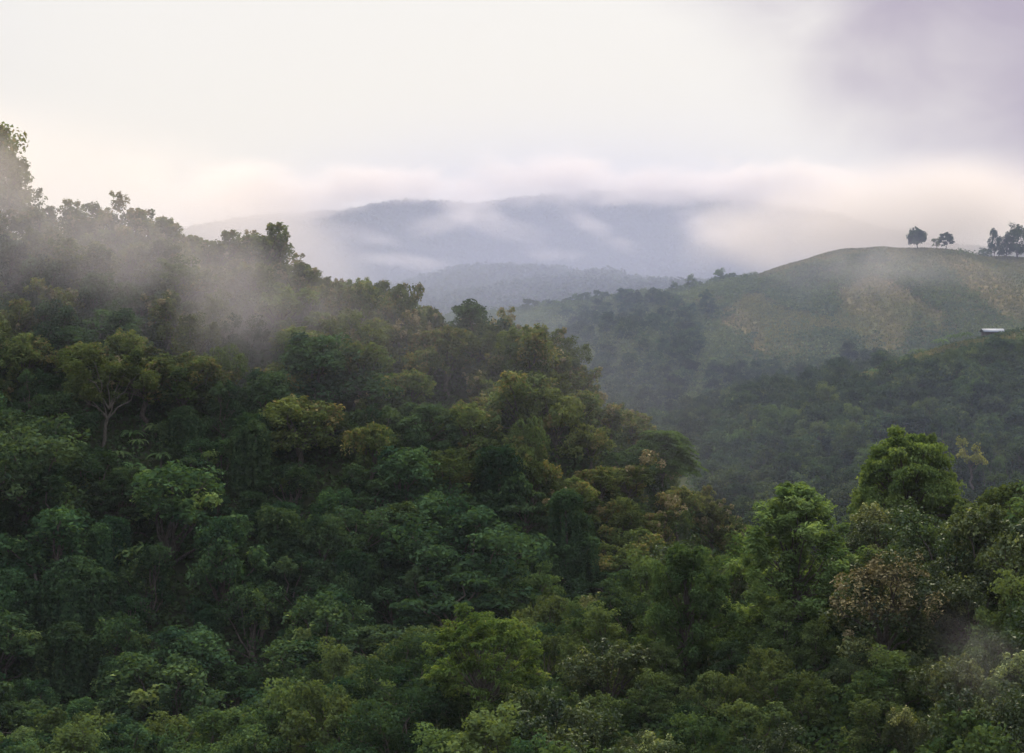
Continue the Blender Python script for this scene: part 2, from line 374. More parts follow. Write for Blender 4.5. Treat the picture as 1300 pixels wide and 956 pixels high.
def feathery(name, mats, H=16, R=5.5, seed=0, n=42000, leaf=.26, bottom=.12, prof=(1, 1, 1, .8, .5), bark=None):
    """tall soft crown of ascending plumes"""
    L = Leaves(); T = Tubes()
    T.limb([0, 0, -1.5], [0, 0, H * .3], .035 * H, .026 * H, n=6, sides=9)
    plumes = 64
    for i in range(plumes):
        f = (i + .5) / plumes; z = H * (bottom + .1 + (.9 - bottom) * f * .93)
        pr = R * float(np.interp(f, np.linspace(0, 1, len(prof)), prof))
        a = i * 2.39996 + rng.normal() * .3; d = pr * (rng.uniform(.5, .88) if i % 4 else rng.uniform(0, .4))
        c = np.array([math.cos(a) * d, math.sin(a) * d, z]); root = np.array([c[0] * .1, c[1] * .1, max(H * .22, z - R * .9)])
        T.limb(root, c, .09, .03, n=5, sides=5, sag=.05)
        cr = R * rng.uniform(.17, .29) * (.75 + .25 * pr / R); tb = .45 + rng.normal() * .2
        m = int(n / plumes)
        for s_ in range(4):
            q = c + np.array([math.cos(a), math.sin(a), .5]) * cr * (s_ * .4 - .5) + rng.normal(size=3) * cr * .35
            clump(L, q, (cr * .55, cr * .55, cr * .62), m // 4, leaf, 0, seed + i * 3 + s_, tb, upb=.5, rough=.6, fill=.5, aspect=.35, droop=.25)
    return finish(name, L, T, mats, bark or M_BARK, H, R)

def sparse_forked(name, mats, H=15, R=7, seed=0):
    L = Leaves(); T = Tubes()
    fk = np.array([.5, 0, H * .36]); T.limb([-.4, 0, -1.5], fk, .34, .26, n=8, sides=9)
    ends = [(-6.2, 1, .66), (-4.4, -1, .84), (-2, .6, .97), (1.4, -1, .86), (3.8, 1, .78), (6.4, 0, .8), (8.2, -.5, .70), (2.2, 2, .55), (-3, -2, .62), (5, 1.6, .95)]
    mids = {}
    for i, (x, y, f) in enumerate(ends):
        c = np.array([x * R / 8, y, H * f]); root = fk if i % 2 == 0 else fk + [.3, 0, H * .1]
        T.limb(root, c, .15, .05, n=7, sag=.03)
        tb = .5 + rng.normal() * .15
        for j in range(5):
            q = c + rng.normal(size=3) * np.array([.8, .8, .6]); cr = rng.uniform(.7, 1.25)
            clump(L, q, (cr, cr, cr * .8), 170, .42, 0, seed + i * 9 + j, tb, rough=.5, fill=.45)
    return finish(name, L, T, mats, M_PALE, H, R)

def sprays(name, mats, H=11, R=6, seed=0, n=58, ll=.42):
    """open tree whose twigs end in star-like whorls of long leaves"""
    L = Leaves(); T = Tubes(); fk = np.array([0, 0, H * .3]); T.limb([0, 0, -1.5], fk, .28, .2, n=6, sides=8)
    for i, c in enumerate(env_points(n, R * .9, H * .42, H * .56, -.25)):
        c = c + rng.normal(size=3) * R * .09
        T.limb(fk + c * .15, c, .07, .025, n=6, sag=.05, sides=5)
        tb = .5 + rng.normal() * .2
        for s_ in range(5):
            q = c + rng.normal(size=3) * np.array([.62, .62, .32])
            m = 60; a = rng.uniform(0, 2 * PI, m); e = rng.uniform(-.5, .5, m)
            d = np.stack([np.cos(a) * np.cos(e), np.sin(a) * np.cos(e), np.sin(e) - .1], -1); r = rng.uniform(.15, .75, m)[:, None]
            L.add(q + d * r, np.array([0, 0, 1]) + rng.normal(size=(m, 3)) * .35, ll, 0, .38, .3, tb, along=d)
    return finish(name, L, T, mats, M_BARK, H, R)

def banana(name, H=3.6, seed=0):
    V = []; Q = []; Tn = []
    T = Tubes(); T.add([(0, 0, -.5), (.03, 0, H * .25), (.05, .02, H * .5)], [.19, .15, .1], 8)
    k = 0
    for i in range(12):
        a = i * 2.4 + rng.uniform(-.3, .3); ln = H * rng.uniform(.55, .8); up = rng.uniform(.5, 1.3); w = .21
        s = np.linspace(0, 1, 8); out = np.cumsum(np.cos(up * (1 - 1.9 * s))) / 8 * ln; zz = H * .5 + np.cumsum(np.sin(up * (1 - 2.1 * s))) / 8 * ln
        ww = w * np.sin(PI * np.clip(s * .92 + .06, 0, 1)) ** .6
        for m in range(8):
            ctr = np.array([math.cos(a) * out[m], math.sin(a) * out[m], zz[m]]); sd = np.array([-math.sin(a), math.cos(a), 0])
            V += [ctr - sd * ww[m] + [0, 0, -.12], ctr, ctr + sd * ww[m] + [0, 0, -.12]]; Tn += [rng.uniform(.2, .9)] * 3
        for m in range(7):
            b = k + m * 3; Q += [[b, b + 3, b + 4, b + 1], [b + 1, b + 4, b + 5, b + 2]]
        k += 24
    p = Proto(); p.crown = mesh_quads(name + '_leaves', np.array(V), np.array(Q), [M_BANA], tint=Tn); p.trunk = T.mesh(name + '_stem', M_PALE); p.H = H * 1.05; p.R = H * .7
    return p

def frondtier(name, mats, H=10, R=6, seed=0):
    """layered crown of long arching pinnate branches, each a flat comb of leaflets"""
    L = Leaves(); T = Tubes(); T.limb([0, 0, -1.5], [0, 0, H * .9], .3, .08, n=8, sides=8)
    for t in range(11):
        f = t / 10; z = H * (.35 + .6 * f); k = int(15 - 5 * f)
        for i in range(k):
            a = i * 2 * PI / k + t * .7 + rng.normal() * .15; ln = R * (1 - .52 * f) * rng.uniform(.75, 1.1)
            s = np.linspace(0, 1, 12); p = np.stack([np.cos(a) * s * ln, np.sin(a) * s * ln, z + ln * (.22 * np.sin(s * 2.3) - .16 * s ** 2)], -1)
            T.add(p[::3], [.05, .035, .02, .012], 4)
            m = 230; u = rng.uniform(.15, 1, m) ** .8; idx = u * 11; i0 = np.minimum(idx.astype(int), 10); fr = (idx - i0)[:, None]
            q = p[i0] * (1 - fr) + p[i0 + 1] * fr; side = np.array([-math.sin(a), math.cos(a), 0]); off = rng.uniform(-1, 1, m)[:, None] * (.75 * np.sin(u * 2.7)[:, None] + .1)
            q = q + side * off + [0, 0, -.12] * np.abs(off) + rng.normal(size=(m, 3)) * .05
            L.add(q, np.array([0, 0, 1]) + rng.normal(size=(m, 3)) * .3, .34, 0, .5, .2, .45 + rng.normal() * .12)
    return finish(name, L, T, mats, M_BARK, H, R)

P = {}
P['dark'] = [broadleaf('broadleaf', [M_DARK], 12, 4.8, lobes=10 + 2 * i, sub=7, n=60, seed=1 + i * 50, bottom=.04 + .07 * i, leaf=.52, jitter=.2 + .05 * i, lobe_r=.38 + .03 * i) for i in range(4)]
P['olive'] = [broadleaf('olive_tree', [M_OLIV], 12.5, 4.5, lobes=12, sub=6, n=60, seed=201 + i * 50, sprig=1.3, leaf=.52, squash=.95, jitter=.25) for i in range(4)]
P['teak'] = [broadleaf('teak', [M_TEAK, M_FLOW], 13, 4.2, lobes=11, sub=6, n=50, seed=401 + i * 50, sprig=2.6, leaf=.55, squash=1.05, flower=.14, jitter=.3, lobe_r=.36) for i in range(3)]
P['vine'] = [draped('draped', [M_VINE], 11, 4.2, heads=5 + i % 3, seed=601 + i * 50, leaf=.46, dens=.62) for i in range(3)] + \
            [broadleaf('tower', [M_VINE], 12, 3.5, lobes=17, sub=6, n=52, leaf=.5, bottom=-.05, seed=701 + i * 50, squash=1.1, jitter=.34, lobe_r=.42, tintj=.25) for i in range(4)]
P['pads'] = [tiered('padded', [M_DARK], 11, 5, tiers=5, pads=7, n=52, seed=801 + i * 50, bottom=.18, leaf=.46) for i in range(2)]
P['orchard'] = [broadleaf('orchard', [M_ORCH], 8, 4.3, lobes=12, sub=6, n=40, seed=901 + i * 50, bottom=.08, leaf=.62, squash=.85, lobe_r=.44, jitter=.14) for i in range(4)]
P['glossy'] = [broadleaf('glossy', [M_GLOS], 9.5, 4.4, lobes=15, sub=8, n=85, seed=1101 + i * 50, bottom=.04, leaf=.36, squash=.8, lobe_r=.38, sprig=1.2, jitter=.26, tintj=.28) for i in range(3)]
P['grey'] = [broadleaf('greyish', [M_GREY], 8, 3.9, lobes=13, sub=7, n=60, seed=1301 + i * 50, bottom=.1, leaf=.4, sprig=1.2, jitter=.28, tintj=.28) for i in range(3)]
P['banana'] = [banana('banana', 3.6 + .3 * i) for i in range(3)]

ALL = []        # every tree-like thing for labelling: dict
def put(proto, x, y, H, wscale=None, rot=None, name='forest_tree', label='', cat='tree', group=None, parts=True, landmark=None, trunkname='trunk', crownname='crown', sink=.3, lean=0):
    z = h1(x, y) - sink
    s = H / proto.H; sw = s if wscale is None else wscale
    rot = random.uniform(0, 2 * PI) if rot is None else rot
    if parts and proto.trunk is not None:
        r = bpy.data.objects.new(name, None); COL.objects.link(r); r.empty_display_size = .5
        a = link(crownname, proto.crown, r); b = link(trunkname, proto.trunk, r)
    else:
        r = link(name, proto.crown)
    r.location = (x, y, z); r.rotation_euler = (lean, 0, rot); r.scale = (sw, sw, s)
    r['label'] = label; r['category'] = cat
    if group: r['group'] = group
    ALL.append(dict(o=r, x=x, y=y, top=z + H, H=H, R=proto.R * sw, label=label, name=name, landmark=landmark, group=group))
    return r

HERO = []       # exclusion discs
def hero(proto, px, pytop, Y, width_px=None, **k):
    """a tree of the photograph standing on the hill at its real distance"""
    x = (px - CX) / F * Y; z = h1(x, Y); H = (CY - pytop) / F * Y - z + k.get('sink', .3)
    H = max(H, 2.0)
    ws = None
    if width_px: ws = width_px / F * Y / (2 * proto.R)
    o = put(proto, x, Y, H, ws, **k)
    HERO.append((x, Y, ALL[-1]['R'] * .75))
    p2 = proj(x, Y, z); print('HERO %-26s px %4d top %4d base_py %4.0f H %.1f W %.1f' % (k.get('name', ''), px, pytop, p2[1], H, ALL[-1]['R'] * 2))
    return o

# ---- single trees of the photograph
p_feath = feathery('feathery', [M_FEAT], 16, 5.5, seed=7, n=24000, leaf=.42, bottom=.02, prof=(.9, 1, .98, .86, .68, .46, .16))
hero(p_feath, 1010, 609, 182, 192, name='feathery_tree', label='tall tapering feathery light green tree rising in front of the valley', landmark='tall tapering feathery green tree', rot=.4)
p_round = tiered('round_crown', [M_BRIG], 14, 7, tiers=8, pads=11, leaf=.36, n=95, seed=12, bottom=.38, flat=.34, fork=.3, pad_r=.25)
hero(p_round, 1152, 547, 208, 140, name='round_crowned_tree', label='bright green round-crowned tree with visible limbs standing alone on the right', landmark='bright green round-crowned tree', rot=1.2)
p_ovoid = feathery('ovoid', [M_RAIN], 15, 5.5, seed=17, n=26000, leaf=.44, bottom=.0, prof=(.8, 1, 1, .95, .8, .6, .2))
hero(p_ovoid, 872, 692, 178, 128, name='bushy_tree', label='dark green egg-shaped bushy tree left of the tall feathery tree', landmark='dark egg-shaped bushy tree', rot=2.2)
p_rain = tiered('domed', [leaf_mat('pale dome leaves', (.065, .115, .04), (.125, .185, .065), ovar=.05)], 12, 6.2, tiers=7, pads=8, leaf=.28, n=130, seed=23, bottom=.3, flat=.4, fork=.25, pad_r=.28)
hero(p_rain, 665, 714, 258, 132, name='domed_tree', label='pale green smoothly domed tree at the foot of the forested hill', landmark='pale green domed tree', rot=.1)
p_spray = sprays('spraying', [M_SPRA], 11, 6)
hero(p_spray, 615, 780, 172, 135, name='open_sprayed_tree', label='yellow-green open tree with star-like leaf sprays at the bottom centre', landmark='yellow-green tree with leaf sprays', rot=.7)
p_flow = broadleaf('flowering', [M_GLOS, M_FLOW], 12, 4.4, lobes=15, sub=8, n=90, seed=71, bottom=.12, leaf=.32, sprig=1.6, flower=.4, squash=1.0)
hero(p_flow, 1126, 700, 166, 128, name='flowering_tree', label='tree covered in tan brown flower heads on the near right slope', landmark='tan-flowered tree', rot=.7)
for (px, py, Y, w, kind, lab, lm) in [
    (1200, 655, 178, 120, 0, 'dark glossy tree with pale leaf tips just right of the tan-flowered tree', 'dark glossy tree by the tan-flowered one'),
    (1285, 640, 172, 130, 1, 'dark glossy tree cut by the right edge of the picture', None),
    (1115, 662, 196, 95, 2, 'low dark glossy tree under the bright green round-crowned tree', None)]:
    hero(P['glossy'][kind], px, py, Y, w, name='glossy_leaved_tree', label=lab, landmark=lm, group='glossy trees on the near right slope')
p_fork = sparse_forked('forked', [M_OLIV])
hero(p_fork, 132, 448, 286, 112, name='forked_tree', label='sparse tree with bare pale forked trunk on the left slope', landmark='forked pale-trunked tree', rot=0)
p_mush = tiered('mushroom', [M_VINE], 11, 4.6, tiers=8, pads=8, leaf=.32, n=100, seed=33, bottom=.1, flat=.3, pad_r=.32, fork=.2)
hero(p_mush, 156, 590, 268, 88, name='mounded_tree', label='dark mounded tree with shingled layers below the forked pale-trunked tree', landmark='dark layered mound tree', rot=.5)
hero(P['pads'][0], 275, 614, 270, 42, name='small_domed_tree', label='small mushroom-headed tree right of the dark layered mound tree', landmark='small mushroom-headed tree')
p_frond = frondtier('fronded', [M_RAIN], 9, 6.5)
hero(p_frond, 840, 548, 318, 125, name='tiered_frond_tree', label='wide tree with horizontal tiers of fern-like branches on the spur', landmark='tree with fern-like tiers', rot=.2)
p_broad = tiered('broad_dome', [M_DARK], 11, 6.4, tiers=6, pads=8, leaf=.34, n=90, seed=43, bottom=.25, flat=.4, pad_r=.3)
hero(p_broad, 536, 512, 292, 112, name='broad_domed_tree', label='broad dark domed tree in the middle of the forested slope', landmark='broad dark domed tree', rot=.9)
p_col = draped('columnar', [M_VINE], 14, 3.6, heads=5, seed=777)
hero(p_col, 718, 620, 274, 72, name='vine_covered_tree', label='tall pillar of vines right of the forested slope centre', landmark='tall pillar of vines', group='vine-smothered trees on the forested hill')
# crest heroes
p_tall = broadleaf('tall_crest', [M_OLIV], 15, 4.2, lobes=17, sub=7, n=70, leaf=.5, bottom=.1, seed=111, sprig=1.6, squash=1.1, jitter=.14)
hero(p_tall, -4, 163, 350, 96, name='tall_crest_tree', label='tall misty tree rising above the ridge at the left edge', landmark='tall misty tree at the left edge')
hero(P['teak'][0], 172, 256, 338, 60, name='teak_tree', label='crest tree with a spiky top tuft in the middle of the misty ridge', landmark='spiky-topped crest tree', group='trees along the crest of the forested hill')
hero(P['teak'][1], 334, 290, 332, 62, name='teak_tree', label='crest tree with a separate leafy sprig where the ridge starts to fall', landmark='crest tree with a loose sprig', group='trees along the crest of the forested hill')
hero(P['olive'][2], 508, 363, 328, 48, name='pointed_crest_tree', label='narrow pointed tree standing above the crest left of the dark domed ones', landmark='narrow pointed crest tree')
hero(P['dark'][1], 600, 384, 327, 92, name='dark_crest_tree', label='dark rounded tree on the crest right of the narrow pointed one', landmark='dark rounded crest tree')

# small trees on the far open ridge
p_rt = broadleaf('ridge_round', [M_DARK], 8, 3.6, lobes=16, sub=6, n=55, leaf=.6, bottom=.2, seed=91, sprig=.8, squash=1, jitter=.08)
hero(p_rt, 1164, 291, 884, 21, name='ridge_tree', label='round tree with short trunk alone on the bare ridge', landmark='round tree on the bare ridge', sink=.2)
p_rs = broadleaf('ridge_sapling', [M_OLIV], 7, 2.6, lobes=7, sub=4, n=22, leaf=.5, bottom=.3, seed=95, sprig=2, jitter=.4)
hero(p_rs, 1189, 301, 884, 11, name='ridge_sapling', label='thin sapling between the round ridge tree and the tufted one', sink=.2)
p_rp = sprays('ridge_tuft', [M_DARK], 7, 3.4, n=14, ll=.9)
hero(p_rp, 1201, 297, 884, 17, name='tufted_ridge_tree', label='small open tree with upright tufts on the bare ridge', sink=.2)
hero(P['dark'][1], 1262, 291, 878, 16, name='ridge_tree', label='slim tree at the left end of the wood on the far ridge', landmark='slim tree on the far ridge')
for px, py, w, lab in ((1278, 300, 22, 'low round tree in the ridge wood beside the slim tree'), (1294, 289, 34, 'broad misty tree of the ridge wood at the right edge'), (1250, 316, 16, 'low bush at the foot of the ridge wood')):
    hero(P['orchard'][0], px, py, 876, w, name='ridge_wood_tree', label=lab, group='wood on the far ridge')
hero(P['dark'][2], 792, 366, 925, 26, name='dark_spur_tree', label='dark tree standing on the pale spur beyond the forested hill', landmark='dark tree on the far spur')
hero(P['orchard'][2], 815, 378, 905, 34, name='dark_spur_tree', label='lower dark tree right of the dark tree on the far spur')
hero(P['pads'][1], 878, 362, 935, 22, name='dark_spur_tree', label='small flat-topped tree where the far spur meets the bare hillside')
# yellow tree and dry stems on the right
p_yel = broadleaf('yellow_tree', [M_YELL], 7, 1.6, lobes=7, sub=4, n=30, leaf=.4, bottom=.5, seed=97, sprig=1, jitter=.4)
hero(p_yel, 1236, 566, 411, 26, name='yellow_leaved_tree', label='slender tree with yellow leaves in front of the dark orchard hill', landmark='slender yellow-leaved tree')

# ------------------------------------------------------------------ scattered trees
def visible_mask(x, y, z, lift):
    r = np.hypot(x, y); th = np.arctan2(x, y)
    i = np.clip(np.round((th - HZ_T[0]) / (HZ_T[1] - HZ_T[0])).astype(int), 0, len(HZ_T) - 1)
    j = np.clip(np.searchsorted(HZ_R, r * .985) - 1, 0, len(HZ_R) - 1)
    return (z + lift + .6) / r > HZ[j, i]
def scatter(y0, y1, px0, px1, spacing, accept, tries=9000, hmin=8, H=10):
    g = []
    cand = rng.random((tries, 2)); ys = np.sqrt(y0 ** 2 + (y1 ** 2 - y0 ** 2) * cand[:, 0]); pxs = px0 + (px1 - px0) * cand[:, 1]
    xs = (pxs - CX) / F * ys; zs = height(xs, ys)
    ids = np.argmax([ridge_h(R, xs, ys) for R in RIDGES[:6]], 0)
    pyts = CY - (zs + H) / ys * F
    m = (pyts < 1010) & accept(pxs, pyts, xs, ys, ids); m[m] &= visible_mask(xs[m], ys[m], zs[m] + H, 0)
    pts = []
    for x, y, z, px, pyt in zip(xs[m], ys[m], zs[m], pxs[m], pyts[m]):
        sp = spacing * random.uniform(.85, 1.25)
        if pts:
            A = np.array(pts)
            if np.min((A[:, 0] - x) ** 2 + (A[:, 1] - y) ** 2) < sp * sp: continue
        if any((x - a) ** 2 + (y - b) ** 2 < (r + spacing * .3) ** 2 for a, b, r in HERO): continue
        pts.append((x, y)); g.append((x, y, z, px, pyt))
    return g

# forested hill on the left: ridge 2 must be the highest surface here
for px_, Y_, r_ in ((178, 283, 3.5), (180, 275, 4.0)): HERO.append(((px_ - CX) / F * Y_, Y_, r_))
left = scatter(205, 372, -90, 1010, 5.9, lambda px, py, x, y, i: i == 2)
print('left trees', len(left))
for (x, y, z, px, pyt) in left:
    crest = pyt < np.interp(px, [-70, 0, 170, 330, 400, 500, 690, 745, 830, 880, 925], [270, 280, 285, 320, 362, 395, 420, 470, 530, 590, 660]) + 22
    up = (pyt - np.interp(px, [-70, 170, 330, 500, 690, 830, 925], [280, 285, 320, 395, 420, 530, 660]))     # pixels under the crest
    u = random.random() + .25 * float(vnoise(np.array([x / 22, y / 22, 0.]), 77))
    if crest:
        k, nm, cat = ('teak', 'teak_tree', 'tree') if u < .72 else ('olive', 'olive_leaved_tree', 'tree')
        H = random.uniform(8.5, 12); grp = 'trees along the crest of the forested hill'
    elif up < 185:
        k, nm = ('olive', 'olive_leaved_tree') if u < .55 else (('teak', 'teak_tree') if u < .72 else ('dark', 'dark_leaved_tree'))
        H = random.uniform(9, 12.5); grp = {'olive': 'olive trees of the upper slope', 'teak': 'teak trees of the upper slope', 'dark': 'dark trees of the forested hill'}[k]
    else:
        k, nm = ('vine', 'vine_covered_tree') if u < .55 else (('dark', 'dark_leaved_tree') if u < .85 else ('pads', 'layered_tree'))
        H = random.uniform(8, 12.5); grp = {'vine': 'vine-smothered trees on the forested hill', 'dark': 'dark trees of the forested hill', 'pads': 'layered trees of the forested hill'}[k]
    if px > 720: H = min(H, random.uniform(7, 9.5))
    elif not crest and random.random() < .12: H *= 1.3
    elif random.random() < .15: H *= .75
    pr = random.choice(P[k]); s = H / pr.H * (random.uniform(.9, 1.15) if crest else random.uniform(.8, 1.4))
    put(pr, x, y, H, s, name=nm, group=grp)
# bananas among the left trees
for (px, Y) in ((150, 283), (168, 281), (186, 280), (205, 284), (176, 287), (62, 288), (72, 291), (196, 275), (160, 278), (178, 276), (190, 272), (212, 278), (168, 288), (198, 290)):
    x = (px - CX) / F * Y
    put(random.choice(P['banana']), x, Y, random.uniform(3.4, 4.8), name='banana_plant', cat='banana plant', group='banana plants on the forested hill', trunkname='stem', crownname='leaves')

# foreground slope and gully
near = scatter(112, 262, -110, 1460, 4.9, lambda px, py, x, y, i: (i < 2) & ~((px > 930) & (py < np.interp(px, [930, 1060, 1150, 1300], [720, 690, 655, 630]))), H=7)
print('near trees', len(near))
for (x, y, z, px, pyt) in near:
    u = random.random()
    if px > 1000: k = 'glossy' if u < .62 else 'grey'
    elif px > 680: k = 'grey' if u < .4 else ('glossy' if u < .75 else 'dark')
    else: k = 'vine' if u < .4 else ('dark' if u < .75 else 'grey')
    nm, grp = {'glossy': ('glossy_leaved_tree', 'glossy trees on the near right slope'), 'grey': ('grey_green_tree', 'grey-green bushy trees on the near slope'),
               'dark': ('dark_leaved_tree', 'dark trees in the gully'), 'vine': ('vine_covered_tree', 'vine-smothered trees in the gully')}[k]
    H = random.uniform(5.5, 8.5); pr = random.choice(P[k])
    # keep the tall single trees in the open
    if 560 < px < 770 and y < 222 and y > 160: H = random.uniform(3.5, 5)
    if 800 < px < 1100 and y < 197: H = random.uniform(3.4, 5.2)
    if 1040 < px < 1200 and y < 168: H = random.uniform(3, 5)
    put(pr, x, y, H, H / pr.H * random.uniform(.9, 1.2), name=nm, group=grp)

# rounded orchard-like trees on the right hill
right = scatter(285, 545, 900, 1365, 6.4, lambda px, py, x, y, i: (i == 3) & (py < 700), H=7)
print('right hill trees', len(right))
for (x, y, z, px, pyt) in right:
    H = random.uniform(5.5, 8.5); pr = random.choice(P['orchard']) if random.random() < .85 else random.choice(P['grey'])
    put(pr, x, y, H, H / pr.H * random.uniform(.9, 1.15), name='orchard_tree', group='rounded dark trees on the right hill')
# valley floor trees between the hills
valley = scatter(548, 730, 690, 1300, 8.2, lambda px, py, x, y, i: (field_mask(x, y) < .45) & (px < 1130), tries=5000, H=6)
print('valley trees', len(valley))
for (x, y, z, px, pyt) in valley:
    H = random.uniform(5, 8.5); pr = random.choice(P['orchard'])
    put(pr, x, y, H, H / pr.H * random.uniform(.9, 1.15), name='valley_tree', group='rounded trees in the valley', parts=False)
shoulder = scatter(735, 925, 715, 905, 9.5, lambda px, py, x, y, i: (i == 5) & (px < 905 - (py - 380) * .45) & (py > 368), tries=1800, H=7)
print('shoulder trees', len(shoulder))
for (x, y, z, px, pyt) in shoulder:
    H = random.uniform(5, 9.5); pr = random.choice(P['orchard'] + P['dark'])
    put(pr, x, y, H, H / pr.H * random.uniform(.9, 1.2), name='shoulder_tree', group='dark trees on the left shoulder of the open hill', parts=False)
# bananas on the far spur and along the valley edge
for (px, py, Y) in [(1005, 0, 585), (1018, 0, 588), (990, 0, 590), (1040, 0, 592), (930, 0, 690), (1098, 0, 610), (1112, 0, 612), (1150, 0, 618), (1165, 0, 622), (1075, 0, 606), (1130, 0, 604), (1060, 0, 720), (1030, 0, 712), (990, 0, 705),
                    (1195, 0, 625), (1210, 0, 628), (1225, 0, 625), (960, 0, 700), (875, 0, 720), (905, 0, 735)]:
    x = (px - CX) / F * Y
    put(random.choice(P['banana']), x, Y, random.uniform(4.5, 6.5), name='banana_plant', cat='banana plant', group='banana plants along the far valley edge', parts=False)

# ------------------------------------------------------------------ stuff
def undergrowth():
    L = Leaves()
    def region(n, y0, y1, px0, px1, R, leaf, lift, mask=None, k=8, flat=.6):
        c = rng.random((n, 2)); y = np.sqrt(y0 ** 2 + (y1 ** 2 - y0 ** 2) * c[:, 0]); px = px0 + (px1 - px0) * c[:, 1]; x = (px - CX) / F * y
        z = height(x, y); m = visible_mask(x, y, z, lift + 1.5)
        if mask is not None: m &= mask(x, y)
        x, y, z = x[m], y[m], z[m]; n = len(x)
        d = rng.normal(size=(n, k, 3)); d[..., 2] = np.abs(d[..., 2]) + .2; d = unit(d)
        rr = rng.uniform(.4, 1.2, (n, 1, 1)) * R
        p = np.stack([x, y, z], -1)[:, None] + d * rr * np.array([1, 1, flat]) + [0, 0, .1]
        L.add(p.reshape(-1, 3), (d + rng.normal(size=d.shape) * .7).reshape(-1, 3), leaf, 0, .6, 0, np.repeat(np.clip(.4 + .35 * fbm(np.stack([x, y, z], -1) / 6, 41), 0, 1), k))
    region(14000, 120, 250, -160, 1520, 1.5, .6, 2)
    region(13000, 235, 380, -80, 1000, 2.3, .7, 2, k=13, flat=1.0)
    region(5000, 250, 380, 900, 1380, 1.7, .8, 2)
    region(9000, 120, 250, 560, 1380, 1.3, .5, 2, k=12, flat=.9)
    region(9000, 380, 560, 880, 1380, 1.7, .9, 2)
    region(15000, 545, 760, 650, 1380, 1.6, 1.0, 2, lambda x, y: rng.random(len(x)) > field_mask(x, y) * .93)
    o = link('undergrowth', L.mesh('undergrowth', [M_UNDR])); o['kind'] = 'stuff'; o['label'] = 'low leafy undergrowth between the trees'
undergrowth()
def hedgy():
    """scrub in patches over the open hillside and its pale spur"""
    L = Leaves(); n = 60000
    y = rng.uniform(690, 1040, n); px = rng.uniform(540, 1370, n); x = (px - CX) / F * y; z = height(x, y)
    Pn = np.stack([x * 1.0, y * .45, np.zeros(n)], -1)
    patch = fbm(Pn / 26, 61, 4)
    spur = np.clip((950 - px) / 120, 0, 1)
    low = np.clip((770 - y) / 60, 0, 1)
    m = (patch + .55 * spur + .45 * low + rng.normal(0, .05, n) > .12) & visible_mask(x, y, z, 3)
    m &= ~((px > 960) & (y > 868))
    x, y, z, spur = x[m], y[m], z[m], spur[m]; n = len(x); print('scrub', n)
    k = 9; d = rng.normal(size=(n, k, 3)); d[..., 2] = np.abs(d[..., 2]) + .3; d = unit(d)
    R = (rng.uniform(.6, 2.3, n) * (1 + 1.3 * spur * rng.random(n)))[:, None, None]
    p = np.stack([x, y, z], -1)[:, None] + d * R * np.array([1, 1, 1.1])
    L.add(p.reshape(-1, 3), (d + rng.normal(size=d.shape) * .6).reshape(-1, 3), .95, 0, .6, 0, np.repeat(np.clip(.5 + .5 * fbm(np.stack([x, y, z], -1) / 12, 43), 0, 1), k))
    o = link('hillside_scrub', L.mesh('hillside_scrub', [leaf_mat('scrub leaves', (.03, .055, .026), (.085, .12, .05), (.14, .17, .08), ovar=0)])); o['kind'] = 'stuff'; o['label'] = 'patches of green scrub on the open hillside'
hedgy()
def grass():
    L = Leaves(); n = 90000
    y = rng.uniform(560, 960, n); px = rng.uniform(760, 1370, n); x = (px - CX) / F * y; z = height(x, y)
    m = (rng.random(n) < field_mask(x, y)) & visible_mask(x, y, z, 1)
    x, y, z = x[m], y[m], z[m]; n = len(x); print('grass', n)
    k = 3; c = np.repeat(np.stack([x, y, z + .25], -1), k, 0) + rng.normal(size=(n * k, 3)) * [.35, .35, .08]
    nn = rng.normal(size=(n * k, 3)); nn[:, 2] *= .3
    L.add(c, nn, .95, 0, .35, 0, np.repeat(np.clip(.5 + .6 * fbm(np.stack([x, y, z], -1) / 18, 47), 0, 1), k), along=np.tile([0, 0, 1.], (n * k, 1)) + rng.normal(size=(n * k, 3)) * .3)
    o = link('grass', L.mesh('grass', [M_GRAS])); o['kind'] = 'stuff'; o['label'] = 'dry olive grass covering the open hillside'
grass()
def far_forest():
    L = Leaves(); n = 26000
    y = np.sqrt(rng.uniform(1040 ** 2, 2420 ** 2, n)); px = rng.uniform(230, 1370, n); x = (px - CX) / F * y; z = height(x, y)
    m = visible_mask(x, y, z, 9); x, y, z = x[m], y[m], z[m]; n = len(x); print('far crowns', n)
    k = 26; d = rng.normal(size=(n, k, 3)); d[..., 2] = np.abs(d[..., 2]) * 1.1 + .1; d = unit(d)
    R = rng.uniform(3.2, 7.5, n)[:, None, None]
    p = np.stack([x, y, z + .5], -1)[:, None] + d * R * np.array([1, 1, 1.25]) * rng.uniform(.75, 1.1, (n, k, 1))
    L.add(p.reshape(-1, 3), (d + rng.normal(size=d.shape) * .5).reshape(-1, 3), 3.0, 0, .7, 0, np.repeat(rng.random(n), k))
    o = link('far_forest', L.mesh('far_forest', [M_FARF])); o['kind'] = 'stuff'; o['label'] = 'distant forest clothing the misty mountains'
far_forest()

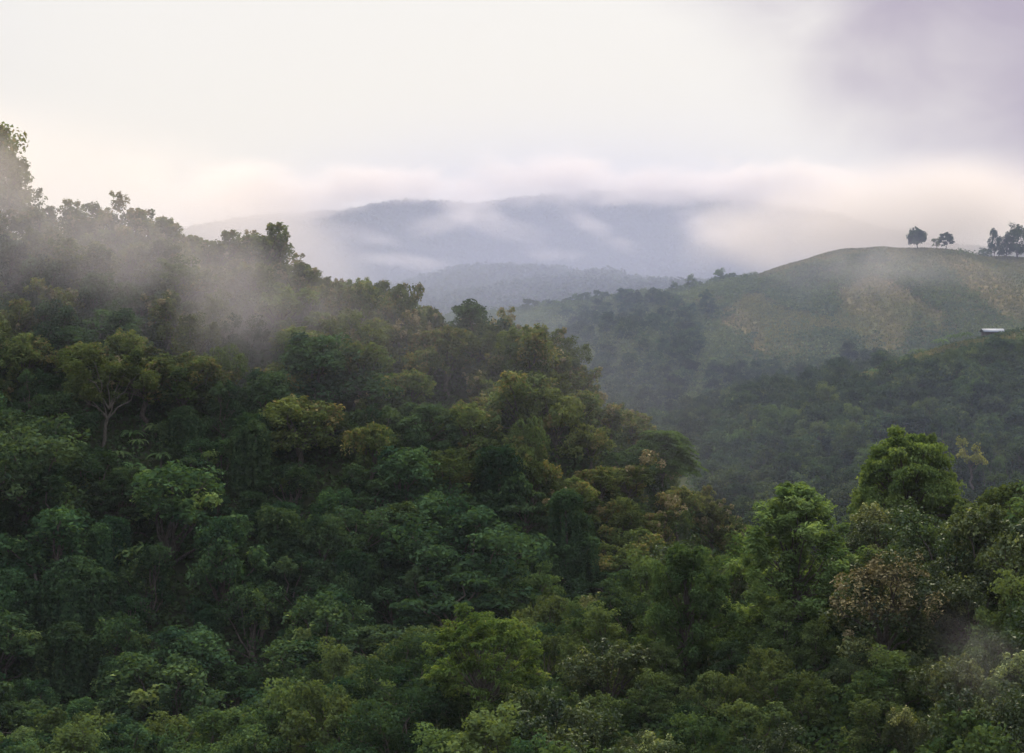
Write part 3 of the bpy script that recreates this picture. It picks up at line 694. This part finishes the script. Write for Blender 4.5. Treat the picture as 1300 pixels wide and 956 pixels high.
# ------------------------------------------------------------------ field hut on the right
def box_mesh(name, lo, hi, mat, rotx=0):
    x0, y0, z0 = lo; x1, y1, z1 = hi
    V = np.array([(x0, y0, z0), (x1, y0, z0), (x1, y1, z0), (x0, y1, z0), (x0, y0, z1), (x1, y0, z1), (x1, y1, z1), (x0, y1, z1)], float)
    Q = [[0, 3, 2, 1], [4, 5, 6, 7], [0, 1, 5, 4], [1, 2, 6, 5], [2, 3, 7, 6], [3, 0, 4, 7]]
    return mesh_quads(name, V, np.array(Q), [mat])
def hut():
    Y = min(np.arange(540, 680, 4.), key=lambda q: abs(CY - (h1((1260 - CX) / F * q, q) + 2.7) / q * F - 417)); x = (1260 - CX) / F * Y; z = h1(x, Y); print('HUT', Y, z)
    r = bpy.data.objects.new('field_hut', None); COL.objects.link(r); hh = 2.9; r.location = (x, Y, z); r.rotation_euler = (0, 0, .12)
    r['label'] = 'small open field hut with pale metal roof above the dark trees'; r['category'] = 'hut'
    m, nt, N, K = new_mat('corrugated metal'); o_ = N.new('ShaderNodeOutputMaterial'); b = N.new('ShaderNodeBsdfPrincipled'); b.inputs['Base Color'].default_value = (.17, .185, .21, 1); b.inputs['Roughness'].default_value = .75
    w = N.new('ShaderNodeTexWave'); w.inputs['Scale'].default_value = 3; bp = N.new('ShaderNodeBump'); bp.inputs['Strength'].default_value = .4; tc = N.new('ShaderNodeTexCoord')
    K.new(tc.outputs['Object'], w.inputs['Vector']); K.new(w.outputs[0], bp.inputs['Height']); K.new(bp.outputs[0], b.inputs['Normal']); K.new(b.outputs[0], o_.inputs[0])
    wood = bark_mat('weathered boards', (.09, .07, .05), (.2, .16, .12))
    # double pitched roof with ridge
    a, c, e = 3.9, 2.4, .07
    V = np.array([(-a, -c, hh - 1.1), (a, -c, hh - 1.1), (a, 0, hh), (-a, 0, hh), (a, c, hh - 1.1), (-a, c, hh - 1.1)] + [(-a, -c, hh - 1.1 - e), (a, -c, hh - 1.1 - e), (a, 0, hh - e), (-a, 0, hh - e), (a, c, hh - 1.1 - e), (-a, c, hh - 1.1 - e)], float)
    Q = [[0, 1, 2, 3], [3, 2, 4, 5], [7, 6, 9, 8], [8, 9, 11, 10], [0, 6, 7, 1], [4, 10, 11, 5], [1, 7, 8, 2], [2, 8, 10, 4], [3, 9, 6, 0], [5, 11, 9, 3]]
    link('roof', mesh_quads('roof', V, np.array(Q), [m]), r)
    link('wall', box_mesh('wall', (-3.3, 1.7, -.5), (3.3, 1.78, hh - 1.0), wood), r)
    link('floor_platform', box_mesh('platform', (-3.3, -1.8, .5), (3.3, 1.69, .62), wood), r)
    pm = None
    for sx in (-3.2, 0, 3.2):
        for sy in (-1.8, 1.6):
            link('post', box_mesh('post', (sx - .09, sy - .09, -.6), (sx + .09, sy + .09, hh - .95 if sy < 0 else hh - 1.0), wood), r)
hut()
# pale bushes along the crest of the far spur
for i in range(26):
    px = 668 + i * 10.5 + random.uniform(-4, 4); Y = float(np.interp(px, [640, 700, 780, 880, 960], [1010, 985, 960, 940, 920])) - random.uniform(-4, 26)
    k = random.choice(P['grey']); H = random.uniform(3.5, 7)
    put(k, (px - CX) / F * Y, Y, H, H / k.H * random.uniform(.8, 1.5), name='spur_bush', cat='bush', group='pale bushes on the far spur', parts=False)
# dry pale stems standing at the foot of the right hill
def dry_stems():
    k = 0
    for i in range(8):
        px = 1248 + i * 7 + random.uniform(-3, 3); Y = 412 + random.uniform(-5, 5); x = (px - CX) / F * Y; z = h1(x, Y)
        T = Tubes(); H = random.uniform(5, 8)
        p = T.limb([0, 0, -.8], [random.uniform(-.6, .6), 0, H], .09, .03, n=7, sides=5)
        for q in range(5): T.limb(p[2 + q % 4], p[2 + q % 4] + [random.uniform(-1, 1), random.uniform(-1, 1), random.uniform(.6, 1.6)], .03, .01, n=3, sides=4)
        o = link('dead_tree', T.mesh('dead_stem', M_PALE)); o.location = (x, Y, z); o['category'] = 'dead tree'
        o['label'] = 'bare pale leafless stem at the foot of the right hill'; o['group'] = 'bare stems at the foot of the right hill'
        ALL.append(dict(o=o, x=x, y=Y, top=z + H, H=H, R=1, label='', name='dead_tree', landmark=None, group=o['group']))
dry_stems()

# ------------------------------------------------------------------ labels for the trees that are not singled out above
DESC = {'shoulder_tree': 'dark hillside tree', 'spur_bush': 'pale bush', 'teak_tree': 'tufted brownish-green tree', 'olive_leaved_tree': 'olive-green leafy tree', 'dark_leaved_tree': 'dark green leafy tree', 'vine_covered_tree': 'vine-draped tree', 'layered_tree': 'dark tree with layered pads',
        'banana_plant': 'banana plant', 'glossy_leaved_tree': 'dark glossy-leaved tree', 'grey_green_tree': 'grey-green bushy tree', 'orchard_tree': 'rounded dark tree', 'valley_tree': 'rounded valley tree', 'dead_tree': 'bare pale stem'}
ORD = ['nearest', 'second', 'third', 'fourth', 'fifth', 'sixth', 'seventh', 'eighth', 'ninth', 'tenth', 'eleventh', 'twelfth', 'thirteenth', 'fourteenth', 'fifteenth', 'sixteenth', 'seventeenth', 'eighteenth', 'nineteenth', 'twentieth']
ORD += [t + '-' + u for t in ('twenty', 'thirty', 'forty', 'fifty', 'sixty', 'seventy', 'eighty', 'ninety') for u in ('first', 'second', 'third', 'fourth', 'fifth', 'sixth', 'seventh', 'eighth', 'ninth')]
SEC = ['right of', 'above and right of', 'above', 'above and left of', 'left of', 'below and left of', 'below', 'below and right of']
marks = [(a['landmark'], *proj(a['x'], a['y'], a['top'] - a['H'] * .35)) for a in ALL if a['landmark']]
marks += [('field hut', 1260, 425), ("picture's lower left corner", 0, 930), ("picture's lower right corner", 1300, 930), ('valley mouth at the spur end', 905, 590)]
buck = {}
for a in ALL:
    if a['label']: continue
    q = proj(a['x'], a['y'], a['top'] - a['H'] * .35)
    best = min(marks, key=lambda m: (m[1] - q[0]) ** 2 + ((m[2] - q[1]) * 1.2) ** 2)
    dx, dy = q[0] - best[1], best[2] - q[1]; s = int(round(math.atan2(dy, dx) / (PI / 4))) % 8
    buck.setdefault((a['name'], best[0], s), []).append((math.hypot(dx, dy), a))
for (nm, lm, s), lst in buck.items():
    sec = SEC[s]
    for i, (d, a) in enumerate(sorted(lst, key=lambda t: t[0])):
        one = '' if len(lst) == 1 else (ORD[min(i, len(ORD) - 1)] + ' ' if i else 'nearest ')
        a['o']['label'] = (DESC[nm] + ', ' + one + sec + ' ' + lm)

# ------------------------------------------------------------------ air
zlow = float(TV[:, 2].min())
HAZE = 0.00004
def haze_box():
    m, nt, N, K = new_mat('haze air'); o_ = N.new('ShaderNodeOutputMaterial'); v = N.new('ShaderNodeVolumePrincipled')
    v.inputs['Color'].default_value = (.80, .87, 1.0, 1); v.inputs['Density'].default_value = HAZE; v.inputs['Anisotropy'].default_value = .2
    K.new(v.outputs[0], o_.inputs['Volume'])
    o = link('haze', box_mesh('haze', (-3300, -3300, zlow - 1), (3300, 3300, 330), m)); o['kind'] = 'stuff'; o['label'] = 'thin bluish morning haze filling the valley'
haze_box()

MC = {}
def mist_mat(key, dens, scale, thr, aniso=.3, col=(.95, .93, .92), stretch=(1, 1, 1), seed=0., soft=.9, amp=2.4):
    m, nt, N, K = new_mat('mist ' + key); o_ = N.new('ShaderNodeOutputMaterial'); v = N.new('ShaderNodeVolumePrincipled')
    v.inputs['Color'].default_value = (*col, 1); v.inputs['Anisotropy'].default_value = aniso
    tc = N.new('ShaderNodeTexCoord'); ln = N.new('ShaderNodeVectorMath'); ln.operation = 'LENGTH'; K.new(tc.outputs['Object'], ln.inputs[0])
    fo = N.new('ShaderNodeMapRange'); fo.interpolation_type = 'SMOOTHERSTEP'; fo.inputs['From Min'].default_value = 1.0; fo.inputs['From Max'].default_value = .1; K.new(ln.outputs['Value'], fo.inputs['Value'])
    geo = N.new('ShaderNodeNewGeometry'); mp = N.new('ShaderNodeMapping'); mp.inputs['Scale'].default_value = tuple(scale * s for s in stretch); mp.inputs['Location'].default_value = (seed, seed * .7, seed * 1.3)
    K.new(geo.outputs['Position'], mp.inputs[0])
    nz = N.new('ShaderNodeTexNoise'); nz.inputs['Scale'].default_value = 1; nz.inputs['Detail'].default_value = 6; nz.inputs['Roughness'].default_value = .62; nz.inputs['Distortion'].default_value = .9; K.new(mp.outputs[0], nz.inputs['Vector'])
    am = N.new('ShaderNodeMath'); am.operation = 'MULTIPLY_ADD'; am.inputs[1].default_value = amp; am.inputs[2].default_value = -amp * .5 - thr; K.new(nz.outputs[0], am.inputs[0])
    ad = N.new('ShaderNodeMath'); ad.operation = 'ADD'; K.new(am.outputs[0], ad.inputs[0]); K.new(fo.outputs[0], ad.inputs[1])
    mr = N.new('ShaderNodeMapRange'); mr.interpolation_type = 'SMOOTHSTEP'; mr.inputs['From Min'].default_value = 0; mr.inputs['From Max'].default_value = soft; K.new(ad.outputs[0], mr.inputs['Value'])
    ed = N.new('ShaderNodeMapRange'); ed.interpolation_type = 'SMOOTHSTEP'; ed.inputs['From Min'].default_value = 1.0; ed.inputs['From Max'].default_value = .55; K.new(ln.outputs['Value'], ed.inputs['Value'])
    me_ = N.new('ShaderNodeMath'); me_.operation = 'MULTIPLY'; K.new(mr.outputs[0], me_.inputs[0]); K.new(ed.outputs[0], me_.inputs[1])
    md = N.new('ShaderNodeMath'); md.operation = 'MULTIPLY'; md.inputs[1].default_value = dens; K.new(me_.outputs[0], md.inputs[0])
    K.new(md.outputs[0], v.inputs['Density']); K.new(v.outputs[0], o_.inputs['Volume'])
    return m
def mist(name, label, px, py, Y, wpx, hpx, depth, roll, mat):
    """a bank of mist: a rounded closed volume at its real distance"""
    c = W(px, py, Y)
    import bmesh
    bm = bmesh.new(); bmesh.ops.create_icosphere(bm, subdivisions=3, radius=1.0)
    me = bpy.data.meshes.new(name); bm.to_mesh(me); bm.free(); me.materials.append(mat)
    o = link(name, me); o.location = c; o.scale = (wpx / F * Y, depth, hpx / F * Y); o.rotation_euler = (0, roll, 0)
    o['kind'] = 'stuff'; o['label'] = label
    return o
WARM = (1.0, .905, .82)
MAUVE = (.90, .84, .85)
BLUE = (.66, .74, 1.0)
mist('mist', 'low mist drifting over the left part of the forested slope', 90, 360, 316, 520, 190, 32, .16, mist_mat('slope', .014, .028, -.02, col=MAUVE, seed=3.1, stretch=(1, .6, 1.3), soft=1.5, amp=3.4))
mist('mist', 'tongue of mist hanging down the forested slope', 285, 395, 300, 190, 190, 22, .6, mist_mat('tongue', .015, .04, .15, col=MAUVE, seed=8., stretch=(1, .6, .6), soft=1.5, amp=3.4))
mist('mist', 'warm mist around the tall tree at the left edge', -20, 225, 338, 130, 110, 26, .1, mist_mat('edge', .034, .04, .05, col=WARM, seed=41., soft=1.4))
mist('mist', 'warm mist behind the crest at the left edge', 60, 225, 420, 500, 140, 60, .12, mist_mat('crestback', .011, .015, .0, col=WARM, seed=5., soft=1.4))
for i in range(11):
    px = 330 + i * 66; py = 241 + 11 * math.sin(i * 1.9) - (8 if 620 < px < 860 else 0)
    mist('low_cloud', 'ragged cloud bank lying along the mountain tops', px, py, 2120 - 60 * (i % 3), 120 + 40 * math.sin(i * 2.7), 46 + 9 * math.cos(i * 1.3), 150, .12 * math.sin(i * 3.1),
         mist_mat('top%d' % i, .015, .009, .12, col=WARM, seed=1. + i * 3.3, stretch=(1, .6, 1.5), soft=1.2, amp=3.8))
for i, (px, py, w_, h_, ro) in enumerate([(470, 300, 110, 26, .25), (560, 285, 90, 22, -.2), (650, 292, 120, 30, .35), (745, 285, 110, 22, .5), (800, 318, 80, 20, .2), (900, 300, 90, 34, .6), (700, 325, 90, 16, .1), (530, 335, 130, 18, .1)]):
    mist('low_cloud', 'torn cloud wisp drifting across the mountain face', px, py, 1880 - 40 * (i % 4), w_, h_, 60, ro,
         mist_mat('wisp%d' % i, .009, .016, .2, col=WARM, seed=60. + i * 5.1, stretch=(.7, .6, 1.8), soft=1.3, amp=4.5))
mist('low_cloud', 'mist pouring down behind the forested crest', 320, 300, 1500, 240, 130, 200, .45, mist_mat('pour', .009, .006, .08, col=WARM, seed=14., soft=1.3, amp=3.))
mist('low_cloud', 'mist rising behind the bare ridge', 1110, 285, 1250, 330, 95, 150, -.1, mist_mat('behind ridge', .016, .006, .0, col=WARM, seed=19., soft=1.6, amp=3.))
mist('low_cloud', 'mist spilling over the saddle left of the bare ridge', 960, 310, 1300, 120, 60, 90, .5, mist_mat('saddle', .012, .010, .1, col=WARM, seed=49., soft=1.3, amp=3.4))
mist('mist', 'mist veil sliding over the bare hillside', 1150, 345, 800, 300, 70, 50, .05, mist_mat('veil', .0048, .013, .15, col=MAUVE, seed=23., soft=1.4, amp=3.4))
mist('mist', 'faint mist wisp over the near right trees', 1240, 840, 140, 110, 110, 9, -.3, mist_mat('wispnear', .010, .12, .15, col=MAUVE, seed=29., soft=1.5, amp=3.6))
mist('mist', 'faint grey veil over the upper part of the forested slope', 330, 400, 310, 900, 230, 50, .25, mist_mat('upper veil', .0017, .012, -.1, col=(.86, .86, .92), seed=71., amp=1.6, aniso=0))
mist('mist', 'faint blue mist in front of the right orchard hill', 1120, 520, 400, 560, 300, 75, 0, mist_mat('orchard veil', .0006, .01, -.2, col=BLUE, seed=73., amp=1.2, aniso=0))
mist('mist', 'thin blue mist filling the valley beyond the forested hill', 900, 440, 800, 950, 480, 260, 0, mist_mat('valley', .0006, .006, -.2, col=BLUE, seed=31., amp=1.0, aniso=0))
mist('mist', 'thick blue mist in front of the far mountains', 700, 360, 1500, 900, 260, 420, 0, mist_mat('mountains', .0017, .003, -.2, col=(.74, .76, .95), seed=37., amp=1.0, aniso=0))

# ------------------------------------------------------------------ sky, sun, camera
SUN_AZ, SUN_EL = math.radians(6), math.radians(46)         # azimuth to the right of the view axis
sd = Vector((math.sin(SUN_AZ) * math.cos(SUN_EL), math.cos(SUN_AZ) * math.cos(SUN_EL), math.sin(SUN_EL)))
w = bpy.data.worlds.new('World'); SC.world = w; w.use_nodes = True
nt = w.node_tree; N = nt.nodes; K = nt.links; N.clear()
out = N.new('ShaderNodeOutputWorld'); bg = N.new('ShaderNodeBackground'); bg.inputs['Strength'].default_value = .1
sky = N.new('ShaderNodeTexSky'); sky.sky_type = 'NISHITA'; sky.sun_disc = False; sky.sun_elevation = SUN_EL; sky.sun_rotation = SUN_AZ; sky.dust_density = 2
tc = N.new('ShaderNodeTexCoord')
def dotdir(v, lo, hi):
    d = N.new('ShaderNodeVectorMath'); d.operation = 'DOT_PRODUCT'; K.new(tc.outputs['Generated'], d.inputs[0]); d.inputs[1].default_value = tuple(v)
    r = N.new('ShaderNodeMapRange'); r.interpolation_type = 'SMOOTHSTEP'; r.inputs['From Min'].default_value = lo; r.inputs['From Max'].default_value = hi; K.new(d.outputs['Value'], r.inputs['Value']); return r
def math2(op, a, b):
    n = N.new('ShaderNodeMath'); n.operation = op
    for i, q in enumerate((a, b)):
        if isinstance(q, (int, float)): n.inputs[i].default_value = q
        else: K.new(q, n.inputs[i])
    return n.outputs[0]
def mixc(f, a, b, mode='MIX'):
    n = N.new('ShaderNodeMix'); n.data_type = 'RGBA'; n.blend_type = mode
    if isinstance(f, (int, float)): n.inputs['Factor'].default_value = f
    else: K.new(f, n.inputs['Factor'])
    for k_, q in (('A', a), ('B', b)):
        if isinstance(q, tuple): n.inputs[k_].default_value = (*q, 1)
        else: K.new(q, n.inputs[k_])
    return n.outputs['Result']
glow = dotdir(Vector(W(660, 60, 100)).normalized(), .86, .985)
nz = N.new('ShaderNodeTexNoise'); nz.inputs['Scale'].default_value = 3.2; nz.inputs['Detail'].default_value = 5; nz.inputs['Roughness'].default_value = .5
mp = N.new('ShaderNodeMapping'); mp.inputs['Scale'].default_value = (1, 1, 1.8); K.new(tc.outputs['Generated'], mp.inputs[0]); K.new(mp.outputs[0], nz.inputs['Vector'])
nzf = math2('SUBTRACT', nz.outputs[0], .5)
# thick overcast: dim and bluish away from the sun, bright and creamy round it
up = dotdir((0, 0, 1), .1, .9)
dome = mixc(up.outputs[0], (2.6, 3.2, 4.6), (15, 15.8, 18))
over = mixc(glow.outputs[0], dome, (7.1, 6.85, 6.5))
low = dotdir((0, 0, 1), .26, -.02)
over = mixc(math2('MULTIPLY', low.outputs[0], .8), over, (6.7, 6.0, 5.3))
over = mixc(math2('MULTIPLY', nzf, .5), over, (9, 9, 9), 'MIX')
dv = Vector(W(1500, -300, 1000)).normalized()
dk = N.new('ShaderNodeVectorMath'); dk.operation = 'DOT_PRODUCT'; K.new(tc.outputs['Generated'], dk.inputs[0]); dk.inputs[1].default_value = tuple(dv)
ang = math2('ARCCOSINE', dk.outputs['Value'], 0)
n2 = N.new('ShaderNodeTexNoise'); n2.inputs['Scale'].default_value = 11; n2.inputs['Detail'].default_value = 6; n2.inputs['Distortion'].default_value = .6; K.new(mp.outputs[0], n2.inputs['Vector'])
ang = math2('SUBTRACT', ang, math2('MULTIPLY', nzf, .14))
ang = math2('SUBTRACT', ang, math2('MULTIPLY', math2('SUBTRACT', n2.outputs[0], .5), .10))
mk = N.new('ShaderNodeMapRange'); mk.interpolation_type = 'SMOOTHERSTEP'; mk.inputs['From Min'].default_value = .285; mk.inputs['From Max'].default_value = .125; K.new(ang, mk.inputs['Value'])
cloud = mixc(mk.outputs[0], over, (3.2, 2.7, 3.5))
final = mixc(.93, sky.outputs[0], cloud)
K.new(final, bg.inputs['Color']); K.new(bg.outputs[0], out.inputs['Surface'])

sl = bpy.data.lights.new('sun', 'SUN'); sl.energy = 4.2; sl.angle = math.radians(14); sl.color = (1, .86, .66)
so = bpy.data.objects.new('sun', sl); COL.objects.link(so); so.rotation_euler = (-sd).to_track_quat('-Z', 'Y').to_euler()
cam = bpy.data.cameras.new('camera'); cam.sensor_width = 36; cam.lens = F / 1300 * 36; cam.clip_start = .1; cam.clip_end = 20000
co = bpy.data.objects.new('camera', cam); COL.objects.link(co); co.rotation_euler = (PI / 2, 0, 0); SC.camera = co
SC.view_settings.view_transform = 'Standard'; SC.view_settings.look = 'None'; SC.view_settings.exposure = 0.38; SC.view_settings.gamma = 1; SC.view_settings.use_curve_mapping = False
SC.render.engine = 'CYCLES'
cy = SC.cycles; cy.max_bounces = 5; cy.diffuse_bounces = 2; cy.glossy_bounces = 1; cy.transmission_bounces = 2; cy.volume_bounces = 0; cy.transparent_max_bounces = 24
cy.volume_step_rate = 0.8; cy.volume_max_steps = 96; cy.use_denoising = True; cy.caustics_reflective = False; cy.caustics_refractive = False
cy.sample_clamp_indirect = 4
print('THINGS', len(ALL))
